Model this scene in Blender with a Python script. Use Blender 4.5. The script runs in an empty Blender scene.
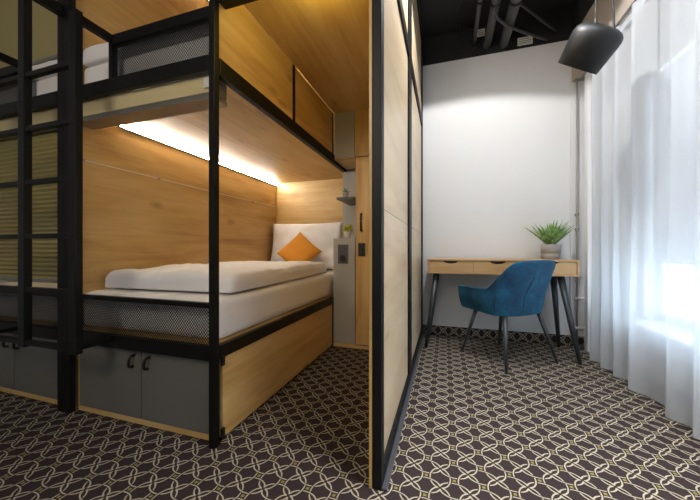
import bpy, bmesh, math, random
from mathutils import Vector, Matrix, noise
S = 0.866                      # working unit (camera height = 1) to metres
PI = math.pi
scn = bpy.context.scene
COL = scn.collection
random.seed(4)

# ------------------------------------------------------------------ materials
def srgb(r, g, b):
    f = lambda c: (c/255/12.92) if c/255 <= 0.04045 else ((c/255+0.055)/1.055)**2.4
    return (f(r), f(g), f(b), 1)

class NT:
    def __init__(s, name):
        s.m = bpy.data.materials.new(name); s.m.use_nodes = True
        s.t = s.m.node_tree; s.b = s.t.nodes['Principled BSDF']; s.out = s.t.nodes['Material Output']
    def n(s, typ, **kw):
        o = s.t.nodes.new(typ)
        for k, v in kw.items(): setattr(o, k, v)
        return o
    def l(s, a, b): s.t.links.new(a, b)
    def math(s, op, a, b=None, c=None):
        o = s.n('ShaderNodeMath', operation=op)
        for i, v in enumerate((a, b, c)):
            if v is None: continue
            if isinstance(v, (int, float)): o.inputs[i].default_value = v
            else: s.l(v, o.inputs[i])
        return o.outputs[0]
    def mix(s, fac, a, b):
        o = s.n('ShaderNodeMix', data_type='RGBA')
        for k, v in ((0, fac), (6, a), (7, b)):
            if isinstance(v, (int, float, tuple)): o.inputs[k].default_value = v
            else: s.l(v, o.inputs[k])
        return o.outputs[2]
    def coord(s, scale=(1,1,1), loc=(0,0,0)):
        tc = s.n('ShaderNodeTexCoord'); mp = s.n('ShaderNodeMapping')
        mp.inputs['Scale'].default_value = scale; mp.inputs['Location'].default_value = loc
        s.l(tc.outputs['Object'], mp.inputs[0]); return mp.outputs[0]
    def noise(s, vec, scale=5, detail=4, rough=.5, dist=0):
        o = s.n('ShaderNodeTexNoise'); s.l(vec, o.inputs['Vector'])
        o.inputs['Scale'].default_value = scale; o.inputs['Detail'].default_value = detail
        o.inputs['Roughness'].default_value = rough; o.inputs['Distortion'].default_value = dist
        return o.outputs['Fac']
    def ramp(s, fac, stops):
        o = s.n('ShaderNodeValToRGB'); s.l(fac, o.inputs[0]); e = o.color_ramp.elements
        e[0].position, e[0].color = stops[0]; e[1].position, e[1].color = stops[-1]
        for p, c in stops[1:-1]:
            x = e.new(p); x.color = c
        return o.outputs[0]
    def bump(s, h, strength=.2, dist=.01):
        o = s.n('ShaderNodeBump'); o.inputs['Strength'].default_value = strength
        o.inputs['Distance'].default_value = dist; s.l(h, o.inputs['Height']); s.l(o.outputs[0], s.b.inputs['Normal'])

def simple(name, col, rough=.5, metal=0, nscale=40, var=.06, bump=.05, spec=.5):
    t = NT(name); v = t.coord()
    f = t.noise(v, nscale, 4)
    a = tuple(c*(1-var) for c in col[:3])+(1,); b = tuple(min(1, c*(1+var)) for c in col[:3])+(1,)
    t.l(t.mix(f, a, b), t.b.inputs['Base Color'])
    t.b.inputs['Roughness'].default_value = rough; t.b.inputs['Metallic'].default_value = metal
    t.b.inputs['Specular IOR Level'].default_value = spec
    if bump: t.bump(f, bump, .004)
    return t.m

def wood(name, axis, lo, mid, hi, rough=.42, knots=True):
    t = NT(name)
    sc = [9, 9, 9]; sc[axis] = .9
    v = t.coord(tuple(sc)); v2 = t.coord(tuple(2.2 if i != axis else .5 for i in range(3)), (3.1, 1.7, .4))
    fine = [70, 70, 70]; fine[axis] = 2.5
    v3 = t.coord(tuple(fine))
    n1 = t.noise(v, 1.0, 5, .6, .8); n2 = t.noise(v2, 1.6, 3, .55, 1.2); n3 = t.noise(v3, 1, 2)
    s = t.math('ADD', t.math('MULTIPLY', n1, .45), t.math('ADD', t.math('MULTIPLY', n2, .42), t.math('MULTIPLY', n3, .13)))
    c = t.ramp(s, [(.30, lo), (.47, mid), (.66, hi)])
    if knots:
        vo = t.n('ShaderNodeTexVoronoi'); vo.inputs['Scale'].default_value = 1.0
        k = [4.2, 4.2, 4.2]; k[axis] = 1.8
        t.l(t.coord(tuple(k), (.35, .2, .6)), vo.inputs['Vector'])
        kk = t.ramp(vo.outputs['Distance'], [(.03, (1,1,1,1)), (.13, (0,0,0,1))])
        c = t.mix(t.math('MULTIPLY', kk, .45), c, tuple(x*.45 for x in lo[:3])+(1,))
    t.l(c, t.b.inputs['Base Color']); t.b.inputs['Roughness'].default_value = rough
    t.bump(n3, .04, .002)
    return t.m

OAK = (srgb(152,114,62), srgb(194,158,98), srgb(216,186,130))
wood_y = wood('oak_laminate_lengthwise', 1, *OAK)
wood_x = wood('oak_laminate_crosswise', 0, *OAK)
wood_z = wood('oak_laminate_upright', 2, *OAK)
wood_cool_lit = wood('oak_partition_cool_lit', 1, srgb(172,148,118), srgb(198,177,146), srgb(210,192,163), .35)  # same oak, with cool light and gloss put into a paler colour
wood_desk = wood('oak_desk', 0, srgb(150,114,72), srgb(188,152,104), srgb(204,172,126), .4, False)
black = simple('black_powder_coat', srgb(8,9,10), .5, .0, 60, .1, .03, .3)
black_dull = simple('black_ceiling_paint', srgb(22,22,24), .75, 0, 20, .12)
pipe_grey = simple('dark_grey_pipe', srgb(92,92,92), .5, .2, 15, .1)
conduit_mat = simple('charcoal_conduit', srgb(60,60,60), .5, .2, 15, .1)
grey_lam = simple('grey_laminate', srgb(160,157,150), .5, 0, 8, .03, .02)
door_grey = simple('door_grey_laminate', srgb(104,103,99), .45, 0, 8, .03, .02)
track_grey = simple('grey_track_metal', srgb(66,68,74), .4)
grey_dark = simple('dark_grey_shelf', srgb(88,86,84), .5)
cream = simple('cream_board', srgb(196,180,136), .5, 0, 10, .04, .02)
alu = simple('brushed_aluminium', srgb(150,148,142), .35, .8, 30, .06)
socket_mat = simple('anthracite_plastic', srgb(84,82,82), .4)
socket_dark = simple('black_plastic', srgb(18,18,18), .4)
white_wall = simple('white_plaster', srgb(208,210,212), .8, 0, 6, .02, .05)
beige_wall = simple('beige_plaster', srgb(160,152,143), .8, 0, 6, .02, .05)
white_paint = simple('white_lacquer', srgb(232,233,236), .4, 0, 10, .01, 0)
sheet_m = simple('white_cotton', srgb(232,230,230), .9, 0, 9, .03, .3)
olive = None
t_ = NT('olive_blind_fabric'); f_ = t_.noise(t_.coord(), 30, 3)
t_.l(t_.mix(f_, srgb(176,168,120), srgb(188,180,132)), t_.b.inputs['Base Color']); t_.b.inputs['Roughness'].default_value = .85
tl_ = t_.n('ShaderNodeBsdfTranslucent'); tl_.inputs[0].default_value = srgb(190,180,125); ms_ = t_.n('ShaderNodeMixShader'); ms_.inputs[0].default_value = .35
t_.l(t_.b.outputs[0], ms_.inputs[1]); t_.l(tl_.outputs[0], ms_.inputs[2]); t_.l(ms_.outputs[0], t_.out.inputs[0])
olive = t_.m
teal = NT('petrol_blue_velvet')
v = teal.coord(); f = teal.noise(v, 7, 5, .6, .5); f2 = teal.noise(v, 60, 3)
teal.l(teal.ramp(teal.math('ADD', teal.math('MULTIPLY', f, .8), teal.math('MULTIPLY', f2, .2)), [(.32, srgb(0,40,68)), (.5, srgb(0,66,100)), (.72, srgb(18,104,138))]), teal.b.inputs['Base Color'])
teal.b.inputs['Roughness'].default_value = .75; teal.b.inputs['Sheen Weight'].default_value = .25
teal.b.inputs['Sheen Tint'].default_value = srgb(70,170,200); teal.bump(f2, .15, .003)
teal = teal.m
teal_dark = simple('dark_blue_seam', srgb(6,40,60), .8)
orange = simple('mustard_cotton', srgb(214,144,44), .85, 0, 60, .06, .3)
lamp_black = simple('charcoal_lamp_metal', srgb(24,27,31), .5, 0, 40, .05, .02)
leg_black = simple('dark_steel_leg', srgb(44,50,56), .4, 0, 30, .05, .02)
pot_grey = simple('grey_ceramic', srgb(150,146,142), .6, 0, 25, .04)
pot_white = simple('white_ceramic', srgb(215,212,205), .5)
soil = simple('dark_soil', srgb(40,30,22), .95, 0, 80, .3, .5)
def leafmat(name, a, b):
    t = NT(name); f = t.noise(t.coord(), 30, 3)
    t.l(t.ramp(f, [(.35, a), (.65, b)]), t.b.inputs['Base Color']); t.b.inputs['Roughness'].default_value = .5
    return t.m
leaf = leafmat('green_leaf', srgb(78,124,66), srgb(158,190,112))
leaf_y = leafmat('yellow_green_leaf', srgb(110,140,30), srgb(220,205,60))
leaf_d = leafmat('dark_green_leaf', srgb(40,66,34), srgb(96,120,60))
label_white = simple('white_sticker', srgb(205,205,200), .6)
label_ink = simple('grey_print', srgb(120,120,118), .6)

def emit(name, col, st):
    t = NT(name); t.b.inputs['Base Color'].default_value = col
    t.b.inputs['Emission Color'].default_value = col; t.b.inputs['Emission Strength'].default_value = st
    return t.m
led = emit('led_diffuser', (1, .95, .84, 1), 125)

def carpet():
    t = NT('ring_pattern_carpet')
    tc = t.n('ShaderNodeTexCoord'); sp = t.n('ShaderNodeSeparateXYZ'); t.l(tc.outputs['Object'], sp.inputs[0])
    M = t.math
    def cell(o, off, pitch, pz=0.0):
        x = M('DIVIDE', M('SUBTRACT', o, off*S), pitch*S)
        return M('SUBTRACT', M('FRACT', M('ADD', x, 0.5)), 0.5)
    yz = M('ADD', sp.outputs[1], sp.outputs[2])
    cx = cell(sp.outputs[0], -.196, .1172); cy = cell(yz, 1.255, .1137)
    ax = M('ABSOLUTE', cx); ay = M('ABSOLUTE', cy)
    def ell(u, a, w, b):
        return M('SUBTRACT', M('POWER', M('ADD', M('POWER', M('ABSOLUTE', M('DIVIDE', u, a)), 2), M('POWER', M('ABSOLUTE', M('DIVIDE', w, b)), 2)), .5), 1)
    e1 = M('ABSOLUTE', ell(M('SUBTRACT', .5, ax), .36, ay, .512))
    e2 = M('ABSOLUTE', ell(M('SUBTRACT', .5, ay), .36, ax, .512))
    def band(e, w): 
        mr = t.n('ShaderNodeMapRange'); mr.interpolation_type = 'SMOOTHSTEP'
        t.l(e, mr.inputs[0]); mr.inputs[1].default_value = w+.015; mr.inputs[2].default_value = w-.015
        return mr.outputs[0]
    b1, b2, h1, h2 = band(e1, .060), band(e2, .060), band(e1, .15), band(e2, .15)
    o1 = M('GREATER_THAN', M('MULTIPLY', cx, cy), 0); o2 = M('SUBTRACT', 1, o1)
    s1 = M('MULTIPLY', b1, M('SUBTRACT', 1, M('MULTIPLY', h2, o2)))
    s2 = M('MULTIPLY', b2, M('SUBTRACT', 1, M('MULTIPLY', h1, o1)))
    st = M('MAXIMUM', s1, s2)
    fx = M('SUBTRACT', .5, ax); fy = M('SUBTRACT', .5, ay)
    r = M('SQRT', M('ADD', M('POWER', fx, 2), M('POWER', fy, 2)))
    st = M('MULTIPLY', st, M('GREATER_THAN', r, .055))
    sq = M('MULTIPLY', M('LESS_THAN', ax, .055), M('LESS_THAN', ay, .055))
    pile = t.noise(t.coord(), 420, 2)
    big = t.noise(t.coord(), 3, 3)
    ground = t.mix(pile, srgb(40,32,34), srgb(60,50,51))
    strand = t.mix(pile, srgb(142,136,118), srgb(184,178,160))
    c = t.mix(st, ground, strand); c = t.mix(sq, c, srgb(130,120,64))
    t.l(c, t.b.inputs['Base Color']); t.b.inputs['Roughness'].default_value = .95
    t.b.inputs['Specular IOR Level'].default_value = .15
    t.bump(M('ADD', M('MULTIPLY', st, .5), M('MULTIPLY', pile, .5)), .35, .003)
    return t.m
carpet_m = carpet()

def sheer():
    t = NT('sheer_white_voile')
    t.b.inputs['Base Color'].default_value = srgb(228,234,241); t.b.inputs['Roughness'].default_value = .9
    tr = t.n('ShaderNodeBsdfTranslucent'); tr.inputs[0].default_value = srgb(228,235,243)
    tp = t.n('ShaderNodeBsdfTransparent'); tp.inputs[0].default_value = (1,1,1,1)
    m1 = t.n('ShaderNodeMixShader'); m1.inputs[0].default_value = .5
    t.l(t.b.outputs[0], m1.inputs[1]); t.l(tr.outputs[0], m1.inputs[2])
    m2 = t.n('ShaderNodeMixShader')
    w = t.noise(t.coord((300, 300, 300)), 1, 1)
    t.l(t.math('ADD', .62, t.math('MULTIPLY', w, .14)), m2.inputs[0])
    t.l(tp.outputs[0], m2.inputs[1]); t.l(m1.outputs[0], m2.inputs[2])
    t.l(m2.outputs[0], t.out.inputs[0])
    return t.m
sheer_m = sheer()
def glassm():
    t = NT('window_glass')
    tp = t.n('ShaderNodeBsdfTransparent'); tp.inputs[0].default_value = (.93,.96,.97,1)
    gl = t.n('ShaderNodeBsdfGlossy'); gl.inputs['Roughness'].default_value = .02
    m = t.n('ShaderNodeMixShader'); m.inputs[0].default_value = .06
    t.l(tp.outputs[0], m.inputs[1]); t.l(gl.outputs[0], m.inputs[2]); t.l(m.outputs[0], t.out.inputs[0])
    return t.m
glass = glassm()

# ------------------------------------------------------------------ mesh helpers
def box(bm, x0, x1, y0, y1, z0, z1, bev=0, seg=2, mi=0):
    r = bmesh.ops.create_cube(bm, size=1)
    vs = r['verts']
    for q in vs:
        q.co = Vector(((x0+x1)/2+q.co.x*(x1-x0), (y0+y1)/2+q.co.y*(y1-y0), (z0+z1)/2+q.co.z*(z1-z0)))
    fs = {f for q in vs for f in q.link_faces}
    for f in fs: f.material_index = mi
    if bev:
        es = list({e for q in vs for e in q.link_edges})
        bmesh.ops.bevel(bm, geom=es, offset=bev, segments=seg, affect='EDGES', profile=.7)
def tube(bm, p0, p1, r0, r1=None, seg=20, cap=True):
    p0, p1 = Vector(p0), Vector(p1); r1 = r0 if r1 is None else r1
    d = p1-p0; L = d.length
    mat = Matrix.Translation((p0+p1)/2) @ d.to_track_quat('Z', 'Y').to_matrix().to_4x4()
    bmesh.ops.create_cone(bm, cap_ends=cap, segments=seg, radius1=r0, radius2=r1, depth=L, matrix=mat)
def path(bm, pts, r, seg=12, r_end=None):
    """one continuous swept tube through points"""
    pts = [Vector(p) for p in pts]; n = len(pts); rings = []
    up = Vector((0,0,1))
    for i, p in enumerate(pts):
        t = (pts[min(i+1, n-1)]-pts[max(i-1, 0)]).normalized()
        a = t.cross(up)
        if a.length < .05: a = t.cross(Vector((0,1,0)))
        a.normalize(); b = t.cross(a)
        rr = r if r_end is None else r+(r_end-r)*i/(n-1)
        rings.append([bm.verts.new(p+(a*math.cos(2*PI*k/seg)+b*math.sin(2*PI*k/seg))*rr) for k in range(seg)])
    for i in range(n-1):
        for k in range(seg):
            bm.faces.new((rings[i][k], rings[i][(k+1) % seg], rings[i+1][(k+1) % seg], rings[i+1][k]))
    bm.faces.new(rings[0]); bm.faces.new(rings[-1][::-1])
def arc(pts, n=8):
    """Catmull-Rom through control points"""
    P = [Vector(p) for p in pts]; P = [P[0]*2-P[1]]+P+[P[-1]*2-P[-2]]; out = []
    for i in range(1, len(P)-2):
        for k in range(n):
            t = k/n
            out.append(.5*((2*P[i])+(P[i+1]-P[i-1])*t+(2*P[i-1]-5*P[i]+4*P[i+1]-P[i+2])*t*t+(-P[i-1]+3*P[i]-3*P[i+1]+P[i+2])*t**3))
    out.append(P[-2]); return out
def lathe(bm, prof, seg=32, c=(0,0,0)):
    c = Vector(c); rings = []
    for r, z in prof:
        rings.append([bm.verts.new(c+Vector((r*math.cos(2*PI*k/seg), r*math.sin(2*PI*k/seg), z))) for k in range(seg)])
    for i in range(len(prof)-1):
        for k in range(seg):
            bm.faces.new((rings[i][k], rings[i][(k+1) % seg], rings[i+1][(k+1) % seg], rings[i+1][k]))
    bm.faces.new(rings[0][::-1]); bm.faces.new(rings[-1])
def obj(name, bm, mats, parent=None, smooth=False, label=None):
    me = bpy.data.meshes.new(name)
    bmesh.ops.recalc_face_normals(bm, faces=bm.faces)
    bm.to_mesh(me); bm.free()
    for m in (mats if isinstance(mats, (list, tuple)) else [mats]): me.materials.append(m)
    if smooth:
        for p in me.polygons: p.use_smooth = True
    o = bpy.data.objects.new(name, me); COL.objects.link(o)
    if parent: o.parent = parent
    if label: o['label'] = label
    return o
def B(*a, bev=0, seg=2):
    bm = bmesh.new(); box(bm, *a, bev=bev, seg=seg); return bm
def T(*a, **k):
    bm = bmesh.new(); tube(bm, *a, **k); return bm
def tag(o, label, cat, group=None):
    o['label'] = label; o['category'] = cat
    if group: o['group'] = group
    return o
def thing(name, label, cat, loc=(0,0,0), rz=0, group=None):
    o = bpy.data.objects.new(name, None); COL.objects.link(o); o.location = loc; o.rotation_euler = (0,0,rz)
    o.empty_display_size = .1
    return tag(o, label, cat, group)
def struct(name, bm, m, parent=None, smooth=False):
    o = obj(name, bm, m, parent, smooth)
    if not parent: o['kind'] = 'structure'
    return o

# ------------------------------------------------------------------ the room
H = 3.5; YB = 3.655; XW = 1.56; XL = -3.62; YF = -1.9
struct('floor', B(XL-.2, XW+.25, YF-.15, YB+.15, -.12, 0), carpet_m)
struct('ceiling', B(XL-.2, XW+.25, YF-.15, YB+.15, H, H+.12), black_dull)
bm = bmesh.new(); box(bm, XL-.2, XW+.25, YB, YB+.15, 0, 3.17); box(bm, XL-.2, XW+.25, YB, YB+.15, 3.17, H, mi=1)
struct('wall_back', bm, [white_wall, black_dull])
struct('wall_left', B(XL-.2, XL, YF, YB, 0, H), white_wall)
struct('wall_front', B(XL-.2, XW+.25, YF-.15, YF, 0, H), white_wall)
# window wall with two openings
WY = [(-1.5, .75), (1.05, 3.08)]; WZ = (.42, 2.45)
bm = bmesh.new()
box(bm, XW, XW+.25, YF, YB, 0, WZ[0]); box(bm, XW, XW+.25, YF, YB, WZ[1], H)
for a, b in ((YF, WY[0][0]), (WY[0][1], WY[1][0]), (WY[1][1], YB)): box(bm, XW, XW+.25, a, b, WZ[0], WZ[1])
struct('wall_right', bm, white_wall)
# plaster bulkhead above the curtain, black paint above
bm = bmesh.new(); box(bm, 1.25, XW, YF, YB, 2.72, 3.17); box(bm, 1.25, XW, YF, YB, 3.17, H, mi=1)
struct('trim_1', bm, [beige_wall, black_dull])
struct('baseboard_back', B(-.25, 1.36, YB-.012, YB, 0, .105, bev=.002), carpet_m)
for i, (a, b) in enumerate(WY):
    w = struct(f'window_{i+1}', B(XW+.12, XW+.126, a+.04, b-.04, WZ[0]+.04, WZ[1]-.04), glass)
    bm = bmesh.new()
    for y0, y1 in ((a, a+.06), ((a+b)/2-.04, (a+b)/2+.04), (b-.06, b)): box(bm, XW+.09, XW+.16, y0, y1, WZ[0], WZ[1], bev=.005)
    for z0, z1 in ((WZ[0], WZ[0]+.07), (WZ[1]-.07, WZ[1])): box(bm, XW+.09, XW+.16, a, b, z0, z1, bev=.005)
    struct('window_frame', bm, white_paint, w)
    struct('window_sill', B(XW-.16, XW+.1, a-.03, b+.03, WZ[0]-.035, WZ[0]+.002, bev=.006), white_paint, w)
    bl = thing('venetian_blind', 'white slatted venetian blind lowered two thirds behind the sheer curtain beside the desk' if i else 'white slatted venetian blind on the window nearest the viewer', 'blind', (XW+.045, (a+b)/2, WZ[1]))
    hw = (b-a)/2-.03
    obj('head_rail', B(-.025, .025, -hw, hw, -.05, 0, bev=.004), white_paint, bl)
    bm = bmesh.new(); z = -.08
    while z > -1.53:
        for s in (-1, 1): pass
        r = bmesh.ops.create_cube(bm, size=1)['verts']; an = math.radians(74)
        for q in r:
            c = Vector((q.co.x*.034, q.co.y*2*hw, q.co.z*.0015))
            q.co = Vector((c.x*math.cos(an)-c.z*math.sin(an), c.y, c.x*math.sin(an)+c.z*math.cos(an)+z))
        z -= .03
    obj('slats', bm, white_paint, bl)
    obj('bottom_rail', B(-.014, .014, -hw, hw, -1.56, -1.54, bev=.003), white_paint, bl)
    for yy in (-hw*.7, 0, hw*.7): obj('ladder_cord', T((.02, yy, -1.55), (.02, yy, -.03), .0015, seg=6), white_paint, bl)

# ------------------------------------------------------------------ the partition beside the aisle
PX0, PX1, PY0 = -.303, -.250, 1.22
part = struct('wall_partition', B(-.290, -.264, PY0+.03, YB, .02, H-.02), wood_cool_lit)
struct('aisle_cladding', B(PX0, -.2905, PY0, 2.9, 0, H-.02), wood_z, part)
bm = bmesh.new()
for y0, y1 in ((PY0, PY0+.06), (2.25, 2.33), (2.335, 2.415), (YB-.07, YB)): box(bm, -.290, PX1, y0, y1, 0, H-.02, bev=.004)
struct('post', bm, black, part)
bm = bmesh.new()
for z0, z1 in ((0, .07), (2.43, 2.51), (H-.08, H-.02)):
    for a, b in ((PY0+.06, 2.25), (2.415, YB-.07)): box(bm, -.290, PX1+.001, a, b, z0, z1, bev=.004)
struct('rail', bm, black, part)
struct('floor_track', B(-.2495, -.226, PY0, YB-.015, 0, .012, bev=.003), track_grey, part)
bm = bmesh.new(); box(bm, -.2645, -.2635, PY0+.06, 2.25, 1.178, 1.181); box(bm, -.2645, -.2635, 2.415, YB-.07, 1.178, 1.181)
struct('panel_seam', bm, grey_dark, part)

# lowered aisle ceiling, black header, end wall with a door
struct('ceiling', B(-1.09, -.312, 1.30, 3.0, 2.40, 2.46), wood_y)
struct('trim_2', B(-1.095, -.312, 1.245, 1.30, 2.25, 2.46, bev=.004), black)
struct('wall_aisle_upper', B(-1.095, -.312, 1.25, 1.29, 2.465, H-.01), wood_x)
struct('wall_aisle_end', B(-.866, -.312, 2.905, 2.95, 1.935, 2.398), wood_z)
door = struct('door_1', B(-.862, -.314, 2.91, 2.945, .035, 1.925, bev=.003), wood_z)
bm = bmesh.new()
path(bm, arc([(-.80, 2.908, 1.185), (-.795, 2.87, 1.19), (-.795, 2.862, 1.245), (-.795, 2.862, 1.29), (-.795, 2.87, 1.345), (-.80, 2.908, 1.35)], 6), .011)
struct('door_handle', bm, socket_dark, door, True)
bm = bmesh.new(); box(bm, -.83, -.762, 2.885, 2.912, .93, 1.06, bev=.008); tube(bm, (-.797, 2.886, 1.025), (-.797, 2.868, 1.025), .018); box(bm, -.806, -.788, 2.872, 2.886, .945, .99, bev=.004)
struct('door_lock', bm, socket_dark, door)
struct('trim_3', B(-1.10, -.312, 2.895, 2.905, 0, .03), wood_x)

# ------------------------------------------------------------------ bunk beds
MX = -2.2275
def expanded_mesh(bm, x0, x1, y, z0, z1, p=.0165, w=.0017, t=.004):
    """diamond mesh: two sets of slanted strips clipped to the panel"""
    k = 1.15
    def strip(sx):
        c = x0-(z1-z0)/k
        while c < x1+(z1-z0)/k:
            # line x = c + sx*(z-z0)/k
            za, zb = z0, z1
            xa, xb = c, c+sx*(z1-z0)/k
            def clip(xl):
                return z0+(xl-c)*k*sx
            if sx > 0:
                if xa < x0: za = clip(x0); xa = x0
                if xb > x1: zb = clip(x1); xb = x1
            else:
                if xa > x1: za = clip(x1); xa = x1
                if xb < x0: zb = clip(x0); xb = x0
            if zb-za > .003 and x0-1e-6 <= xa <= x1+1e-6 and x0-1e-6 <= xb <= x1+1e-6:
                yo = y+(t*.5 if sx > 0 else 0)
                vs = []
                for yy in (yo, yo+t*.5):
                    vs += [bm.verts.new((xa-w, yy, za)), bm.verts.new((xa+w, yy, za)), bm.verts.new((xb+w, yy, zb)), bm.verts.new((xb-w, yy, zb))]
                a = vs
                for f in ((0,1,2,3), (7,6,5,4), (0,4,5,1), (1,5,6,2), (2,6,7,3), (3,7,4,0)): bm.faces.new([a[i] for i in f])
            c += p
    strip(1); strip(-1)

def bunk(name_label, mir):
    X = (lambda x: 2*MX-x) if mir else (lambda x: x)
    def bx(bm, a, b, *r, **k):
        a, b = X(a), X(b); box(bm, min(a, b), max(a, b), *r, **k)
    def BB(*a, **k):
        bm = bmesh.new(); bx(bm, *a, **k); return bm
    t = thing('bunk_bed', name_label, 'bunk bed', (0, 0, 0))
    F0, F1 = 1.22, 1.255
    for a, b in ((-1.13, -1.095), (-2.2265, -2.172)): obj('post', BB(a, b, F0, F1, 0, H-.01, bev=.004), black, t)
    if not mir:
        obj('post', BB(-1.13, -1.095, 2.872, 2.90, 0, .508, bev=.004), black, t)
        obj('post', BB(-1.13, -1.095, 2.872, 2.90, 1.973, 2.399, bev=.004), black, t)
    # pod walls
    obj('side_wall', BB(-2.2265, -2.21, F1, YB-.01, 0, H-.01), wood_y, t)
    obj('headboard_wall', BB(-2.209, -1.10, YB-.03, YB-.01, 0, H-.01), wood_x, t)
    obj('upper_deck', BB(-2.209, -1.132, F1+.01, YB-.031, 1.90, 1.955), wood_y, t)
    obj('lower_deck', BB(-2.209, -1.127, 1.286, YB-.031, .46, .506), wood_y, t)
    obj('pod_ceiling', BB(-2.209, -1.10, F1, YB-.031, H-.05, H-.012), wood_y, t)
    # side beams along the aisle
    obj('upper_beam', BB(-1.13, -1.09, F1+.001, 3.30, 1.885, 1.972, bev=.005), black, t)
    obj('lower_beam', BB(-1.125, -1.09, F1+.001, 2.871, .44, .508, bev=.005), black, t)
    obj('side_board', BB(-1.12, -1.10, 1.285, 2.871, .02, .439, bev=.002), wood_y, t)
    g = obj('guard_board', BB(-1.12, -1.10, 1.26, 2.033, 1.974, 2.399), wood_y, t)
    obj('guard_board', BB(-1.12, -1.10, 2.066, 2.871, 1.974, 2.399), wood_y, t)
    obj('guard_divider', BB(-1.125, -1.092, 2.034, 2.065, 1.973, 2.399, bev=.003), black, t)
    if mir: obj('guard_board', BB(-1.12, -1.10, 2.90, YB-.032, 0, 2.399), wood_y, t)
    obj('upper_side_board', BB(-1.12, -1.10, 1.26, YB-.032, 2.4+.065, H-.055), wood_y, t)
    for z in (.40, .03):
        obj('bracket', BB(-1.0945, -1.083, 1.262, 1.285, z, z+.05, bev=.003), socket_dark, t)
    # front rails and mesh guards
    obj('front_rail', BB(-2.171, -1.131, F0, F1, 1.90, 1.978, bev=.004), black, t)
    obj('front_rail', BB(-2.171, -1.131, F0, F1, .436, .508, bev=.004), black, t)
    obj('guard_rail', BB(-2.171, -1.131, F0+.004, F1-.004, .70, .728, bev=.004), black, t)
    obj('guard_rail', BB(-1.812, -1.131, F0, F1, 2.165, 2.222, bev=.004), black, t)
    obj('guard_post', BB(-1.838, -1.813, F0, F1, 1.979, 2.222, bev=.004), black, t)
    for a, z0, z1 in ((-2.171, .508, .70), (-1.812, 1.978, 2.165)):
        bm = bmesh.new(); xa, xb = sorted((X(a), X(-1.132))); expanded_mesh(bm, xa, xb, 1.236, z0, z1)
        obj('mesh_guard', bm, black, t)
    # cabinet base
    c = obj('cabinet', BB(-2.171, -1.131, 1.285, 3.2, .02, .43), wood_y, t)
    obj('plinth', BB(-2.171, -1.131, 1.268, 1.284, .002, .032), wood_x, c)
    obj('cabinet_edge', BB(-2.171, -2.158, 1.268, 1.284, .0325, .434), wood_z, c)
    for a, b, hx in ((-2.157, -1.646, -1.70), (-1.640, -1.131, -1.585)):
        d = obj('cabinet_door', BB(a, b, 1.266, 1.284, .034, .432, bev=.0015), door_grey, c)
        bm = bmesh.new(); hh = X(hx)
        path(bm, arc([(hh+.006, 1.267, .395), (hh+.004, 1.242, .39), (hh, 1.236, .365), (hh-.004, 1.240, .335), (hh-.010, 1.267, .325)], 6), .0075)
        obj('handle', bm, socket_dark, d, True)
    # led profiles
    for z in (1.90, H-.05):
        e = led if (not mir and z < 2) else led_dim
        p = obj('led_profile', BB(-2.2095, -2.190, 1.53, YB-.034, z-.036, z-.013, bev=.001), alu, t)
        obj('light_strip', BB(-2.1898, -2.1875, 1.535, YB-.038, z-.031, z-.018), e, p)
        obj('light_strip', BB(-2.202, -2.196, 1.535, YB-.038, z-.0128, z-.0115), led_up, p)
    return t, X, bx
led_up = emit('led_diffuser_upward', (1, .95, .88, 1), 16)
led_dim = emit('led_diffuser_dim', (1, .90, .66, 1), 50)
bunkA, XA, bxA = bunk('oak and black steel bunk bed, its lower berth open and lit, beside the aisle', False)
bunkB, XB_, bxB = bunk('oak and black steel bunk bed at the left edge, closed by olive blinds', True)

# blind boxes under the upper decks
def cassette(mir, label):
    X = (lambda x: 2*MX-x) if mir else (lambda x: x)
    def BB(a, b, *r, **k):
        a, b = sorted((X(a), X(b))); return B(a, b, *r, **k)
    t = thing('blind_cassette', label, 'blind cassette')
    obj('board', BB(-2.205, -1.146, 1.258, 1.272, 1.812, 1.899), cream, t)
    obj('profile', BB(-2.205, -1.146, 1.2585, 1.375, 1.782, 1.811, bev=.006), alu, t)
    obj('end_cap', BB(-1.168, -1.146, 1.2725, 1.372, 1.812, 1.895, bev=.004), alu, t)
    return t
cassette(False, 'cream board with grey metal profile under the upper berth, above the lit bed')
cassette(True, 'cream board with grey metal profile above the lowered olive blind, seen through the ladder')
obj('clip', B(-1.188, -1.142, 1.248, 1.2575, 1.832, 1.884, bev=.002), label_white)
tag(bpy.data.objects['clip'], 'small white clip on the right end of the cream blind board', 'clip')

# lowered blinds of the left bunk
def pleated(x0, x1, y, z0, z1, pitch, amp):
    bm = bmesh.new(); n = int((z1-z0)/pitch*2); prev = None
    for i in range(n+1):
        z = z0+(z1-z0)*i/n; yy = y+(amp if i % 2 else 0)
        cur = [bm.verts.new((x0, yy, z)), bm.verts.new((x1, yy, z)), bm.verts.new((x1, yy+.004, z)), bm.verts.new((x0, yy+.004, z))]
        if prev:
            for k in range(4): bm.faces.new((prev[k], prev[(k+1) % 4], cur[(k+1) % 4], cur[k]))
        else: bm.faces.new(cur)
        prev = cur
    bm.faces.new(prev); return bm
t = thing('pleated_blind', 'olive pleated blind closing the lower berth of the left bunk', 'blind', (0,0,0))
obj('fabric', pleated(-3.33, -2.247, 1.30, .80, 1.781, .030, .016), olive, t)
obj('bottom_rail', B(-3.33, -2.247, 1.297, 1.318, .775, .80, bev=.004), alu, t)
t = thing('pleated_blind', 'plain olive blind lowered over the upper berth of the left bunk, above the white bedding', 'blind')
obj('fabric', B(-3.33, -2.247, 1.335, 1.339, 2.31, 3.44), olive, t)
bm = bmesh.new()
obj('bottom_rail', B(-3.33, -2.247, 1.325, 1.349, 2.285, 2.31, bev=.005), alu, t)
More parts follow.
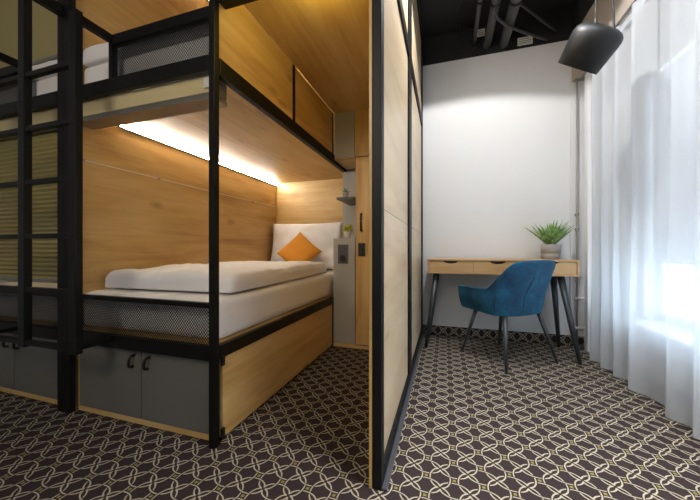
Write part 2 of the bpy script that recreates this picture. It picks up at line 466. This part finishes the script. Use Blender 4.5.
obj('head_rail', B(-3.33, -2.247, 1.30, 1.37, 3.441, 3.449, bev=.002), alu, t)
bm.free()

# wire on the berth wall
t = thing('steel_wire', 'thin steel wire stretched along the oak wall of the lit lower berth', 'wire', (-2.209, 1.3, 1.567))
obj('wire', T((.014, 0, 0), (.014, 2.3, 0), .0034, seg=8), label_white, t)
for yy in (.01, .54, 1.16, 1.78, 2.29): obj('pin', T((0, yy, 0), (.02, yy, 0), .007, seg=12), alu, t)

# ladder between the bunks
t = thing('ladder', 'black steel double ladder standing in front of the two bunks', 'ladder', (MX, 1.04, .45))
LZ = .45
def lbox(name, x0, x1, y0, y1, z0, z1, b=.004):
    return obj(name, B(x0-MX, x1-MX, y0-1.04, y1-1.04, z0-LZ, z1-LZ, bev=b), black, t)
lbox('stile', -2.252, -2.197, 1.026, 1.062, .46, 2.49)
lbox('stile', -1.832, -1.784, 1.026, 1.062, .46, 2.222)
lbox('stile', 2*MX+1.784, 2*MX+1.832, 1.026, 1.062, .46, 2.222)
for z in (.485, .778, 1.07, 1.365, 1.66, 1.955):
    for a, b in ((-2.196, -1.833), (2*MX+1.833, -2.253)):
        lbox('rung', a, b, 1.030, 1.058, z-.013, z+.013)
for x0, z0 in ((-1.835, 2.178), (2*MX+1.80, 2.178)):
    lbox('bracket_bar', x0, x0+.035, 1.063, 1.219, z0, z0+.04)
for x0 in (-1.83, 2*MX+1.80):
    lbox('bracket_bar', x0, x0+.03, 1.063, 1.219, .475, .50)
lbox('bracket_bar', -2.25, -2.21, 1.063, 1.219, 2.42, 2.485)

# ------------------------------------------------------------------ bedding
def slab(w, l, h, r, wr, seed, nx=40, ny=60, crown=.0, rb=None):
    """soft rounded block with creases; origin at the centre of its base"""
    bm = bmesh.new(); hx, hy, hz = w/2, l/2, h/2; nz = 8; cache = {}; rt = r; rb = rt if rb is None else rb
    def V(i, j, k):
        if (i, j, k) in cache: return cache[i, j, k]
        p = Vector((-hx+w*i/nx, -hy+l*j/ny, -hz+h*k/nz))
        r = rb+(rt-rb)*k/nz
        c = Vector((max(-hx+r, min(hx-r, p.x)), max(-hy+r, min(hy-r, p.y)), max(-hz+r, min(hz-r, p.z))))
        d = p-c; q = c+d.normalized()*r if d.length > 1e-6 else p
        nrm = d.normalized() if d.length > 1e-6 else Vector((0,0,1))
        u, v_ = p.x/hx, p.y/hy; f = (p.z+hz)/h
        a = noise.noise(Vector((p.x*3.2+seed, p.y*2.4, seed)))
        b = noise.noise(Vector((p.x*9+p.y*4, p.y*6-p.x*5+seed, p.z*3)))
        c2 = 1-abs(noise.noise(Vector((p.x*5-p.y*3.3, p.y*4+p.x*4, seed+2))))*2
        k_ = (a*.5+b*.25+c2*.25)*wr*f
        q += nrm*k_
        q.z += crown*max(0, 1-u*u)*max(0, 1-v_*v_)*f
        cache[i, j, k] = bm.verts.new(q+Vector((0, 0, hz))); return cache[i, j, k]
    F = bm.faces.new
    for i in range(nx):
        for j in range(ny):
            F((V(i,j,0), V(i,j+1,0), V(i+1,j+1,0), V(i+1,j,0))); F((V(i,j,nz), V(i+1,j,nz), V(i+1,j+1,nz), V(i,j+1,nz)))
    for k in range(nz):
        for i in range(nx):
            F((V(i,0,k), V(i+1,0,k), V(i+1,0,k+1), V(i,0,k+1))); F((V(i,ny,k), V(i,ny,k+1), V(i+1,ny,k+1), V(i+1,ny,k)))
        for j in range(ny):
            F((V(0,j,k), V(0,j,k+1), V(0,j+1,k+1), V(0,j+1,k))); F((V(nx,j,k), V(nx,j+1,k), V(nx,j+1,k+1), V(nx,j,k+1)))
    return bm
def pillow(w, h, t, wr, seed, n=30):
    """standing pillow in local xz plane, base at z=0"""
    bm = bmesh.new(); g = {}
    for s in (1, -1):
        for i in range(n+1):
            for j in range(n+1):
                u = -1+2*i/n; v_ = -1+2*j/n
                edge = i in (0, n) or j in (0, n)
                if s == -1 and edge: g[s, i, j] = g[1, i, j]; continue
                th = t/2*((1-u**4)*(1-v_**4))**.55
                pin = 1-.05*(1-(1-abs(u)**2)*0)*abs(v_)**2*(1-abs(u)**3)-.0
                pinz = 1-.06*abs(u)**0*(1-abs(v_)**3)*abs(u)**2*0
                x = u*w/2*(1-.05*(1-v_*v_)*abs(u)); z = v_*h/2*(1-.05*(1-u*u)*abs(v_))
                y = s*th+wr*noise.noise(Vector((x*7+seed, z*7, s)))*(0 if edge else 1)*min(1, th*20)
                g[s, i, j] = bm.verts.new((x, y, z+h/2))
    for s in (1, -1):
        for i in range(n):
            for j in range(n):
                bm.faces.new((g[s, i, j], g[s, i+1, j], g[s, i+1, j+1], g[s, i, j+1]))
    return bm
def mattress(x, z, label, h=.228):
    o = obj('mattress', slab(1.065, 2.30, h, .03, .006, z, 30, 50), sheet_m, None, True)
    o.location = (x, 2.455, z); tag(o, label, 'mattress'); return o
mattress(-1.672, .508, 'thick white sheeted mattress on the open lower berth', .222)
mattress(-1.672, 1.957, 'white sheeted mattress on the upper berth behind the steel mesh guard', .20)
mattress(2*MX+1.672, .508, 'mattress on the lower berth of the left bunk, behind the olive blind')
mattress(2*MX+1.672, 1.957, 'white mattress on the upper berth of the left bunk', .20)
d = obj('duvet', slab(.985, 1.60, .105, .055, .042, 3.3, 60, 90, .025, .012), sheet_m, None, True)
d.location = (-1.685, 2.215, .743); d.rotation_euler = (0, 0, .035); tag(d, 'plump white duvet folded along the lower berth mattress', 'duvet')
for sx, lb in ((-1.69, 'white duvet at the foot of the upper berth, seen beside the ladder'), (2*MX+1.69, 'white duvet on the left upper berth, under the olive blind')):
    d = obj('duvet', slab(1.0, 1.56, .11, .05, .022, 8.1+sx, 50, 70, .01, .01), sheet_m, None, True)
    d.location = (sx, 2.075, 2.164); tag(d, lb, 'duvet')
p = obj('pillow', pillow(1.0, .60, .16, .03, 2.0), sheet_m, None, True)
p.location = (-1.69, 3.41, .747); p.rotation_euler = (math.radians(-10), 0, 0); tag(p, 'large white pillow standing against the oak headboard', 'pillow')
p = obj('cushion', pillow(.385, .385, .12, .012, 5.0, 24), orange, None, True)
p.data.transform(Matrix.Translation((0, 0, -.1925)))
p.rotation_euler = (math.radians(-32), math.radians(38), math.radians(-6)); p.location = (-1.645, 3.20, .962)
tag(p, 'mustard orange square cushion standing on its corner against the white pillow', 'cushion')

# ------------------------------------------------------------------ end of the aisle
t = thing('low_cabinet', 'grey waist-high panel box with sockets at the end of the aisle', 'cabinet', (-.985, 3.1, 0))
obj('body', B(-.115, .117, -.195, .2, .032, 1.11, bev=.002), grey_lam, t)
obj('plinth', B(-.113, .115, -.19, .19, .0, .031), wood_x, t)
pl = obj('socket_plate', B(-.062, .048, -.207, -.1955, .85, 1.045, bev=.004), socket_mat, t, label='anthracite double plate of a switch above a socket')
obj('switch', B(-.04, .026, -.212, -.2075, .96, 1.025, bev=.003), socket_mat, pl)
bm = T((-.007, -.214, .905), (-.007, -.2075, .905), .033, seg=28)
obj('socket', bm, socket_dark, pl)
t = thing('overhead_cabinet', 'grey cupboard box high under the oak ceiling at the end of the aisle', 'cabinet', (-.985, 3.1, 1.93))
obj('body', B(-.104, .117, -.18, .2, .0, .468), grey_lam, t)
obj('door', B(-.102, .112, -.195, -.181, .004, .466, bev=.002), grey_lam, t)
obj('underside', B(-.104, .117, -.195, .2, -.012, -.0005), wood_x, t)
niche = struct('wall_niche', B(-1.135, -.866, 3.301, 3.34, 0, 2.398), grey_lam)
sh = obj('wall_shelf', B(-1.05, -.868, 2.86, 3.30, 1.502, 1.524, bev=.002), grey_dark); tag(sh, 'small grey shelf with a succulent in the niche above the grey cabinet', 'shelf')

def leafblade(bm, base, az, el, L, w, curl, n=6):
    base = Vector(base); d = Vector((math.cos(az), math.sin(az), 0)); s = Vector((-math.sin(az), math.cos(az), 0))
    p = base.copy(); e = el; rows = []
    for i in range(n+1):
        f = i/n; ww = w*(math.sin(PI*min(1, .18+f*.82))**.8) if i < n else w*.04
        nrm = (-d*math.sin(e)+Vector((0,0,1))*math.cos(e))
        rows.append((bm.verts.new(p-s*ww+nrm*ww*.35), bm.verts.new(p-nrm*w*.12), bm.verts.new(p+s*ww+nrm*ww*.35)))
        p = p+(d*math.cos(e)+Vector((0,0,1))*math.sin(e))*L/n; e -= curl/n
    for i in range(n):
        a, b = rows[i], rows[i+1]
        bm.faces.new((a[0], a[1], b[1], b[0])); bm.faces.new((a[1], a[2], b[2], b[1]))
def sol(o, th):
    m = o.modifiers.new('solid', 'SOLIDIFY'); m.thickness = th*S; return o

t = thing('potted_succulent', 'tiny dark green succulent in a grey pot on the niche shelf', 'potted plant', (-.985, 2.95, 1.524))
bm = bmesh.new(); lathe(bm, [(.026, 0), (.034, .05), (.036, .06), (.031, .06), (.030, .052)], 24); obj('pot', bm, pot_grey, t, True)
bm = bmesh.new()
for k in range(26): leafblade(bm, (random.uniform(-.01,.01), random.uniform(-.01,.01), .05), random.uniform(0, 6.28), random.uniform(.5, 1.5), random.uniform(.035,.07), .008, .3, 4)
sol(obj('leaves', bm, leaf_d, t, True), .002)
t = thing('potted_plant', 'little yellow-green plant in a white pot on top of the grey cabinet', 'potted plant', (-.975, 2.985, 1.111))
bm = bmesh.new(); lathe(bm, [(.026, 0), (.038, .06), (.040, .075), (.035, .075), (.033, .065)], 24); obj('pot', bm, pot_white, t, True)
bm = bmesh.new()
for k in range(60): leafblade(bm, (random.uniform(-.02,.02), random.uniform(-.02,.02), random.uniform(.055, .1)), random.uniform(0, 6.28), random.uniform(.1, 1.5), random.uniform(.04,.08), .014, .8, 4)
sol(obj('leaves', bm, leaf_y, t, True), .0015)

# ------------------------------------------------------------------ desk
DX0, DX1, DY0, DY1, DZ0, DZ1 = -.173, 1.155, 3.2, 3.63, .75, .898
desk = thing('desk', 'oak writing desk with three drawers on dark slanting legs by the white wall', 'desk', (0,0,0))
bm = bmesh.new()
box(bm, DX0, DX1, DY0-.004, DY1, DZ1-.016, DZ1, bev=.003)
obj('tabletop', bm, wood_desk, desk)
bm = bmesh.new()
box(bm, DX0, DX1, DY0-.002, DY1, DZ0, DZ0+.014, bev=.002)
box(bm, DX0, DX0+.016, DY0-.002, DY1, DZ0+.0145, DZ1-.0165); box(bm, DX1-.016, DX1, DY0-.002, DY1, DZ0+.0145, DZ1-.0165)
box(bm, DX0+.017, DX1-.017, DY1-.015, DY1, DZ0+.0145, DZ1-.0165)
obj('carcass', bm, wood_desk, desk)
xs = [DX0+.018, .267, .71, DX1-.018]
for i in range(3):
    a, b = xs[i]+.002, xs[i+1]-.002; cx = (a+b)/2
    bm = bmesh.new(); za, zb = DZ0+.017, DZ1-.020
    # drawer front with a scooped grip in its top edge
    N = 14; top = [(a, zb)]
    for k in range(N+1):
        th = PI*k/N; top.append((cx-.07*math.cos(th), zb-.026*math.sin(th)))
    top.append((b, zb)); outline = [(a, za)]+top+[(b, za)]
    fr = [[bm.verts.new((x, yy, z)) for x, z in outline] for yy in (DY0+.004, DY0+.018)]
    n = len(outline)
    bm.faces.new(fr[0]); bm.faces.new(fr[1][::-1])
    for k in range(n): bm.faces.new((fr[0][k], fr[0][(k+1) % n], fr[1][(k+1) % n], fr[1][k]))
    dr = obj('drawer', bm, wood_desk, desk)
    obj('grip_recess', B(cx-.08, cx+.08, DY0+.0185, DY0+.024, zb-.03, zb), socket_dark, dr)
for (tx, ty), (fx, fy) in (((-.085, 3.27), (-.185, 3.15)), ((1.03, 3.27), (1.115, 3.075)), ((1.045, 3.52), (1.115, 3.585)), ((-.085, 3.52), (-.175, 3.585))):
    obj('leg', T((fx, fy, 0), (tx, ty, DZ0-.0005), .0155, .031, seg=24), leg_black, desk, True)

pt = thing('potted_plant', 'spiky green plant in a grey banded pot on the desk', 'potted plant', (.997, 3.43, DZ1))
bm = bmesh.new(); lathe(bm, [(.068, 0), (.074, .004), (.080, .055), (.077, .058), (.077, .062), (.084, .065), (.087, .148), (.080, .148), (.078, .13)], 40); obj('pot', bm, pot_grey, pt, True)
bm = bmesh.new(); lathe(bm, [(.01, .128), (.077, .133), (.01, .1335)], 24); obj('soil', bm, soil, pt)
bm = bmesh.new()
for k in range(75):
    az = random.uniform(0, 6.28); el = random.uniform(.78, 1.52)
    leafblade(bm, (.02*math.cos(az), .02*math.sin(az), .13), az, el, random.uniform(.18,.275)*(1 if el > .8 else .9), .014, random.uniform(.0,.35), 6)
for az, el, L in ((2.9, .80, .30), (.3, .75, .24), (3.3, .95, .26), (-.2, 1.0, .24), (1.5, 1.45, .24)):
    leafblade(bm, (.02*math.cos(az), .02*math.sin(az), .13), az, el, L, .011, .1, 6)
# keep leaves clear of the wall
for q in bm.verts:
    if q.co.y > .2: q.co.y = .2
sol(obj('leaves', bm, leaf, pt, True), .0016)

# ------------------------------------------------------------------ chair
CA = math.atan2(.632, .775)     # local +x = sitter's right, local +y = forward
chair = thing('armchair', 'petrol blue velvet tub chair with dark tapered legs at the desk', 'chair', (.53, 3.06, 0), CA)
def chair_shell():
    bm = bmesh.new()
    NS, NV = 56, 14
    hw, back, fr = .332, -.276, .262
    # plan path: right arm front -> back -> left arm front, parametrised by length
    pts = []
    def plan(s):       # s in -1..1
        a = abs(s); sg = 1 if s >= 0 else -1
        if a < .62:
            th = a/.62*PI/2; p = 2.5
            c, sn = math.cos(th), math.sin(th)
            x = hw*sn**(2/p)*1.0; y = -(abs(back)-.03)*c**(2/p)-.03
            return sg*x, y
        return sg*(hw-.006*((a-.62)/.38)), -.03+(fr+.03)*(a-.62)/.38
    def topz(s):
        a = abs(s); t0 = min(1, max(0, (a-.20)/.38)); t0 = t0*t0*(3-2*t0)
        z = .912-.03*(a/.36)**2 if a < .36 else .882
        return z*(1-t0)+(.662-.012*max(0, a-.62))*t0
    def botz(s):
        a = abs(s); return .430+.016*max(0, (a-.45)/.55)
    def pt(s, v_, inner):
        x, y = plan(s); zt, zb = topz(s), botz(s)
        e = .001; x2, y2 = plan(min(1, s+e)); x1, y1 = plan(max(-1, s-e))
        tx, ty = x2-x1, y2-y1; L = math.hypot(tx, ty) or 1; nx, ny = ty/L, -tx/L    # outward
        if nx*x+ny*(y+.03) < 0: nx, ny = -nx, -ny
        z = zb+(zt-zb)*v_
        th = .052*(1-.35*v_)
        belly = .022*math.sin(PI*min(1, v_*1.1))
        slope = -.045*(1-v_)+belly*.6
        flare = .075*max(0, (z-.62)/.28)*(1 if y < -.1 else .3)
        off = slope+flare-(th if inner else 0)
        return Vector((x+nx*off, y+ny*off, z))
    out, inn = [], []
    for i in range(NS+1):
        s = -1+2*i/NS
        out.append([bm.verts.new(pt(s, j/NV, False)) for j in range(NV+1)])
        inn.append([bm.verts.new(pt(s, j/NV, True)) for j in range(NV+1)])
    for i in range(NS):
        for j in range(NV):
            bm.faces.new((out[i][j], out[i+1][j], out[i+1][j+1], out[i][j+1]))
            bm.faces.new((inn[i+1][j], inn[i][j], inn[i][j+1], inn[i+1][j+1]))
        bm.faces.new((out[i][NV], out[i+1][NV], inn[i+1][NV], inn[i][NV]))
        bm.faces.new((out[i+1][0], out[i][0], inn[i][0], inn[i+1][0]))
    for i in (0, NS):
        for j in range(NV): bm.faces.new((out[i][j], out[i][j+1], inn[i][j+1], inn[i][j]))
    return bm, pt
bm, cpt = chair_shell()
sh = obj('backrest', bm, teal, chair, True)
m = sh.modifiers.new('sub', 'SUBSURF'); m.levels = 1; m.render_levels = 2
bm = bmesh.new()
pts = [cpt(-.02-.05*math.sin((1-k/20)*2.2), .04+.66*k/20, False) for k in range(21)]
path(bm, pts, .0035, 8); obj('seam', bm, teal_dark, sh, True)
for sx in (-1, 1):
    bm = bmesh.new(); path(bm, [cpt(sx*(.42+.05*k/20), .03+.9*(1-k/20)*.75, False) for k in range(21)], .0025, 8); obj('seam', bm, teal_dark, sh, True)
bm = bmesh.new()
lathe(bm, [(.01, 0), (.20, .0), (.235, .012), (.25, .045), (.245, .085), (.21, .105), (.01, .112)], 48)
for q in bm.verts:
    # squarish plan
    r = math.hypot(q.co.x, q.co.y); a = math.atan2(q.co.y, q.co.x)
    k = (abs(math.cos(a))**3.4+abs(math.sin(a))**3.4)**(-1/3.4)
    q.co.x *= k*.93; q.co.y = q.co.y*k*.98-.0
    q.co.z += .452
so = obj('seat', bm, teal, chair, True)
def loc(px, py):   # world foot -> chair local
    dx, dy = px-.53, py-3.06; c, s = math.cos(-CA), math.sin(-CA)
    return (dx*c-dy*s, dx*s+dy*c)
for fx, fy in ((.158, 3.13), (.468, 2.665), (.935, 3.05), (.535, 3.447)):
    lx, ly = loc(fx, fy)
    obj('leg', T((lx, ly, 0), (lx*.66, ly*.62, .455), .011, .021, seg=20), leg_black, chair, True)

# ------------------------------------------------------------------ pendant lamp
LP = Vector((.916, 2.377, 2.335))
t = thing('pendant_lamp', 'charcoal dome pendant lamp tilted in front of the curtain', 'lamp', LP)
bm = bmesh.new()
prof = [(.117, -.110), (.120, -.110), (.138, .030), (.139, .055), (.132, .078), (.115, .094), (.085, .105), (.03, .111), (.001, .1115)]
lathe(bm, [(a*1.07, b*1.13) for a, b in prof], 48)
bmesh.ops.delete(bm, geom=[f for f in bm.faces if len(f.verts) > 4 and f.calc_center_median().z < 0], context='FACES')
shd = obj('lamp_shade', bm, lamp_black, t, True)
m = shd.modifiers.new('s', 'SOLIDIFY'); m.thickness = .004*S
Rv = Vector((.953, .302, 0)); Fv = Vector((-.302, .953, 0))
LR = (Rv*.25-Fv*.68+Vector((0,0,.80))).normalized().to_track_quat('Z', 'Y').to_matrix().to_4x4()
shd.data.transform(LR)
bm = bmesh.new(); bmesh.ops.create_uvsphere(bm, u_segments=20, v_segments=12, radius=.045)
bl = obj('bulb', bm, label_white, t, True); bl.data.transform(LR @ Matrix.Translation((0,0,.02)))
def on_shade(lateral, z):      # point of the dome towards the viewer's right or left
    a = LR.to_3x3() @ Vector((0,0,1)); r_ = (Rv-a*Rv.dot(a)).normalized()
    return a*z+r_*lateral
a2 = on_shade(.075, .122); a1 = on_shade(-.065, .124)
bm = bmesh.new(); path(bm, arc([a2, a2+Vector((.0, 0, .06)), a2+Vector((-.01, 0, .35)), (a2.x-.03, a2.y, 3.49-LP.z)], 8), .0055, 10); obj('cord', bm, socket_dark, t, True)
bm = bmesh.new(); path(bm, [a1-Vector((0,0,.01)), a1+Vector((0,0,.03)), (a1.x+.01, a1.y+.02, 3.49-LP.z)], .0025, 8); obj('suspension_wire', bm, socket_dark, t, True)
for q in (a1, a2):
    obj('cord_grip', T(q-Vector((0,0,.012)), q+Vector((0,0,.022)), .011, .007, seg=14), socket_dark, t)

# ------------------------------------------------------------------ ceiling pipes
def pipe(name, x, z, r, label, mat=pipe_grey):
    t = thing(name, label, 'pipe', (x, YB, z), 0)
    obj('pipe', T((0, -5.3, 0), (0, -.001, 0), r, seg=28), mat, t, True)
    for yy in (-.62, -2.4, -4.2):
        bm = bmesh.new(); tube(bm, (0, yy-.012, 0), (0, yy+.012, 0), r*1.12, seg=28); tube(bm, (0, yy, r), (0, yy, H-z), .006, seg=8)
        obj('pipe_clamp', bm, black, t, True)
    return t
pipe('ceiling_pipe', .31, 3.31, .022, 'thin grey ceiling pipe, leftmost of the three under the black ceiling')
pipe('ceiling_pipe', .447, 3.27, .040, 'middle thick grey pipe of the three under the black ceiling')
pipe('ceiling_pipe', .612, 3.25, .048, 'thickest grey ceiling pipe, nearest the pendant lamp')
pipe('ceiling_cable', .16, 3.482, .007, 'thin black conduit on the black ceiling near the oak partition', conduit_mat)
bm = bmesh.new(); path(bm, arc([(.615, 3.22, 3.30), (.64, 3.22, 3.35), (.70, 3.26, 3.36), (.84, 3.39, 3.33), (1.12, YB-.004, 3.27)], 8), .013, 12)
tag(obj('conduit', bm, conduit_mat, None, True), 'thin grey conduit branching right from the thickest ceiling pipe', 'conduit')
bm = bmesh.new(); path(bm, arc([(.448, 3.02, 3.225), (.455, 3.07, 3.19), (.50, 3.16, 3.18), (.64, 3.31, 3.18), (1.04, YB-.004, 3.20)], 8), .013, 12)
tag(obj('conduit', bm, conduit_mat, None, True), 'thin grey conduit passing under the thickest ceiling pipe to the wall', 'conduit')
for x0, x1, z0, z1, lb in ((.345, .425, 3.385, 3.465, 'small white sticker between the ceiling pipes on the black wall band'), (.75, .895, 3.20, 3.285, 'white sign plate on the black wall band right of the pipes')):
    t = thing('sign_plate', lb, 'sign', ((x0+x1)/2, YB, z0)); w = (x1-x0)/2
    obj('plate', B(-w, w, -.006, -.0005, 0, z1-z0, bev=.002), label_white, t)
    bm = bmesh.new()
    for k in range(3): box(bm, -w*.8, w*(.8-.25*(k == 2)), -.0075, -.0062, (z1-z0)*(.22+.25*k), (z1-z0)*(.22+.25*k)+.007)
    obj('print', bm, label_ink, t)

# ------------------------------------------------------------------ curtain, heating pipes, casing
t = thing('curtain', 'floor-length sheer white curtain along the window wall', 'curtain', (1.285, 1.0, 0))
bm = bmesh.new(); N = 520; NZ = 16; prev = None
y0, y1 = -1.6, 2.30
for i in range(N+1):
    y = y0+(y1-y0)*i/N
    f = y*31+2.2*noise.noise(Vector((y*1.3, 0, 4)))*3
    amp = .036+.018*noise.noise(Vector((y*2.1, 3, 0)))
    row = []
    for j in range(NZ+1):
        z = .012+2.705*j/NZ; k = 1-.35*j/NZ
        ph = f+.25*math.sin(z*2+y*3); x = amp*k*(math.sin(ph)+.28*math.sin(2*ph+1))+.012*noise.noise(Vector((y*3, z*1.2, 1)))
        row.append(bm.verts.new((x+.0, y, z)))
    if prev:
        for j in range(NZ): bm.faces.new((prev[j], row[j], row[j+1], prev[j+1]))
    prev = row
obj('fabric', bm, sheer_m, t, True)
bm = bmesh.new(); box(bm, -.03, -.015, y0, y1, 2.66, 2.71)
obj('heading_tape', B(-.006, .006, y0, y1, 2.655, 2.715, bev=.002), sheer_m, t)
bm.free()
obj('curtain_track', B(-.012, .02, -2.5, 2.40, 2.7165, 2.72), white_paint, t)

struct('trim_4', B(1.315, 1.37, 3.46, 3.53, 0, 2.719, bev=.004), white_paint)
t = thing('heating_pipe', 'slim grey riser pipe in the corner between the desk and the curtain', 'pipe', (1.277, 3.6, 0))
obj('riser', T((0, 0, .001), (0, 0, 2.719), .009, seg=16), pot_grey, t, True)
for z in (.50, .20):
    obj('branch_pipe', T((-.02, 0, z), (.27, -.0, z), .014, seg=16), white_paint, t, True)
for z in (1.2, 1.35): obj('valve', T((0,-.02, z), (0,.02, z), .014, seg=16), alu, t)
obj_r = struct('trim_5', B(1.235, 1.36, YB-.02, YB-.0005, .106, 2.719), white_wall)

# radiator under the window behind the curtain
t = thing('radiator', 'white panel radiator under the window behind the sheer curtain', 'radiator', (XW-.07, 2.2, .06))
obj('panel', B(-.02, .02, -.8, .8, 0, .30, bev=.01), white_paint, t)
bm = bmesh.new()
for k in range(38): box(bm, -.026, -.0205, -.78+k*.0418, -.78+k*.0418+.02, .03, .27, bev=.002)
obj('ribs', bm, white_paint, t)
for yy in (-.6, .6): obj('foot', B(-.012, .012, yy-.02, yy+.02, -.06, -.0005), white_paint, t)

# ------------------------------------------------------------------ lights
def area(name, loc, size, e, col, rot=(0,0,0), sy=None, spread=180):
    l = bpy.data.lights.new(name, 'AREA'); l.energy = e; l.color = col; l.size = size
    if sy: l.shape = 'RECTANGLE'; l.size_y = sy
    l.spread = math.radians(spread)
    o = bpy.data.objects.new(name, l); COL.objects.link(o); o.location = loc; o.rotation_euler = rot
    return o
area('entry_fill', (.95, .7, 3.3), .6, 22, (1, .96, .93), spread=85)  # added fill to brighten the right floor, no fixture known here
area('window_side_fill', (.6, 1.6, 3.3), .8, 15, (.95, .97, 1))  # added overhead fill, stands in for daylight on wall and desk
area('fill_behind_viewer', (-.8, -1.5, 2.75), 1.1, 22, (1, .88, .74), (math.radians(70), 0, 0))  # added fill from the front, enlarged to soften the ladder's shadow
def bulb(name, kind, loc, e, col, r, **k):
    l = bpy.data.lights.new(name, kind); l.energy = e; l.color = col; l.shadow_soft_size = r*S
    for a, b in k.items(): setattr(l, a, b)
    o = bpy.data.objects.new(name, l); COL.objects.link(o); o.location = loc; return o
bulb('desk_spot', 'SPOT', (.25, 2.15, 3.3), 72, (1, .97, .94), .04, spot_size=math.radians(140), spot_blend=.10)
bulb('aisle_downlight', 'POINT', (-.62, 1.37, 2.28), 2.2, (1, .78, .14), .05)
w = bpy.data.worlds.new('sky'); scn.world = w; w.use_nodes = True
nt = w.node_tree; bg = nt.nodes['Background']
sky = nt.nodes.new('ShaderNodeTexSky'); sky.sky_type = 'HOSEK_WILKIE'; sky.turbidity = 5; sky.sun_direction = (-.5, -.5, .7)
mx = nt.nodes.new('ShaderNodeMix'); mx.data_type = 'RGBA'; mx.inputs[0].default_value = .75
nt.links.new(sky.outputs[0], mx.inputs[6]); mx.inputs[7].default_value = (.79, .89, 1, 1)
nt.links.new(mx.outputs[2], bg.inputs[0]); bg.inputs[1].default_value = 5.2

# ------------------------------------------------------------------ camera
cd = bpy.data.cameras.new('camera'); cam = bpy.data.objects.new('camera', cd); COL.objects.link(cam)
cd.sensor_width = 36; cd.lens = 36*300/700; cd.clip_start = .02
cam.location = (0, 0, 1); cam.rotation_euler = (math.radians(90), 0, math.atan(95/300))
cd.shift_y = -1/700
scn.camera = cam

# ------------------------------------------------------------------ to metres
done = set()
for o in scn.objects:
    o.location = o.location*S
    if o.type == 'MESH' and o.data.name not in done:
        done.add(o.data.name); o.data.transform(Matrix.Scale(S, 4))
    if o.type == 'LIGHT':
        if o.data.type == 'AREA': o.data.size *= S; o.data.size_y *= S

vs = scn.view_settings
vs.view_transform = 'Standard'; vs.look = 'None'; vs.gamma = 1; vs.use_curve_mapping = False
vs.exposure = 0.46
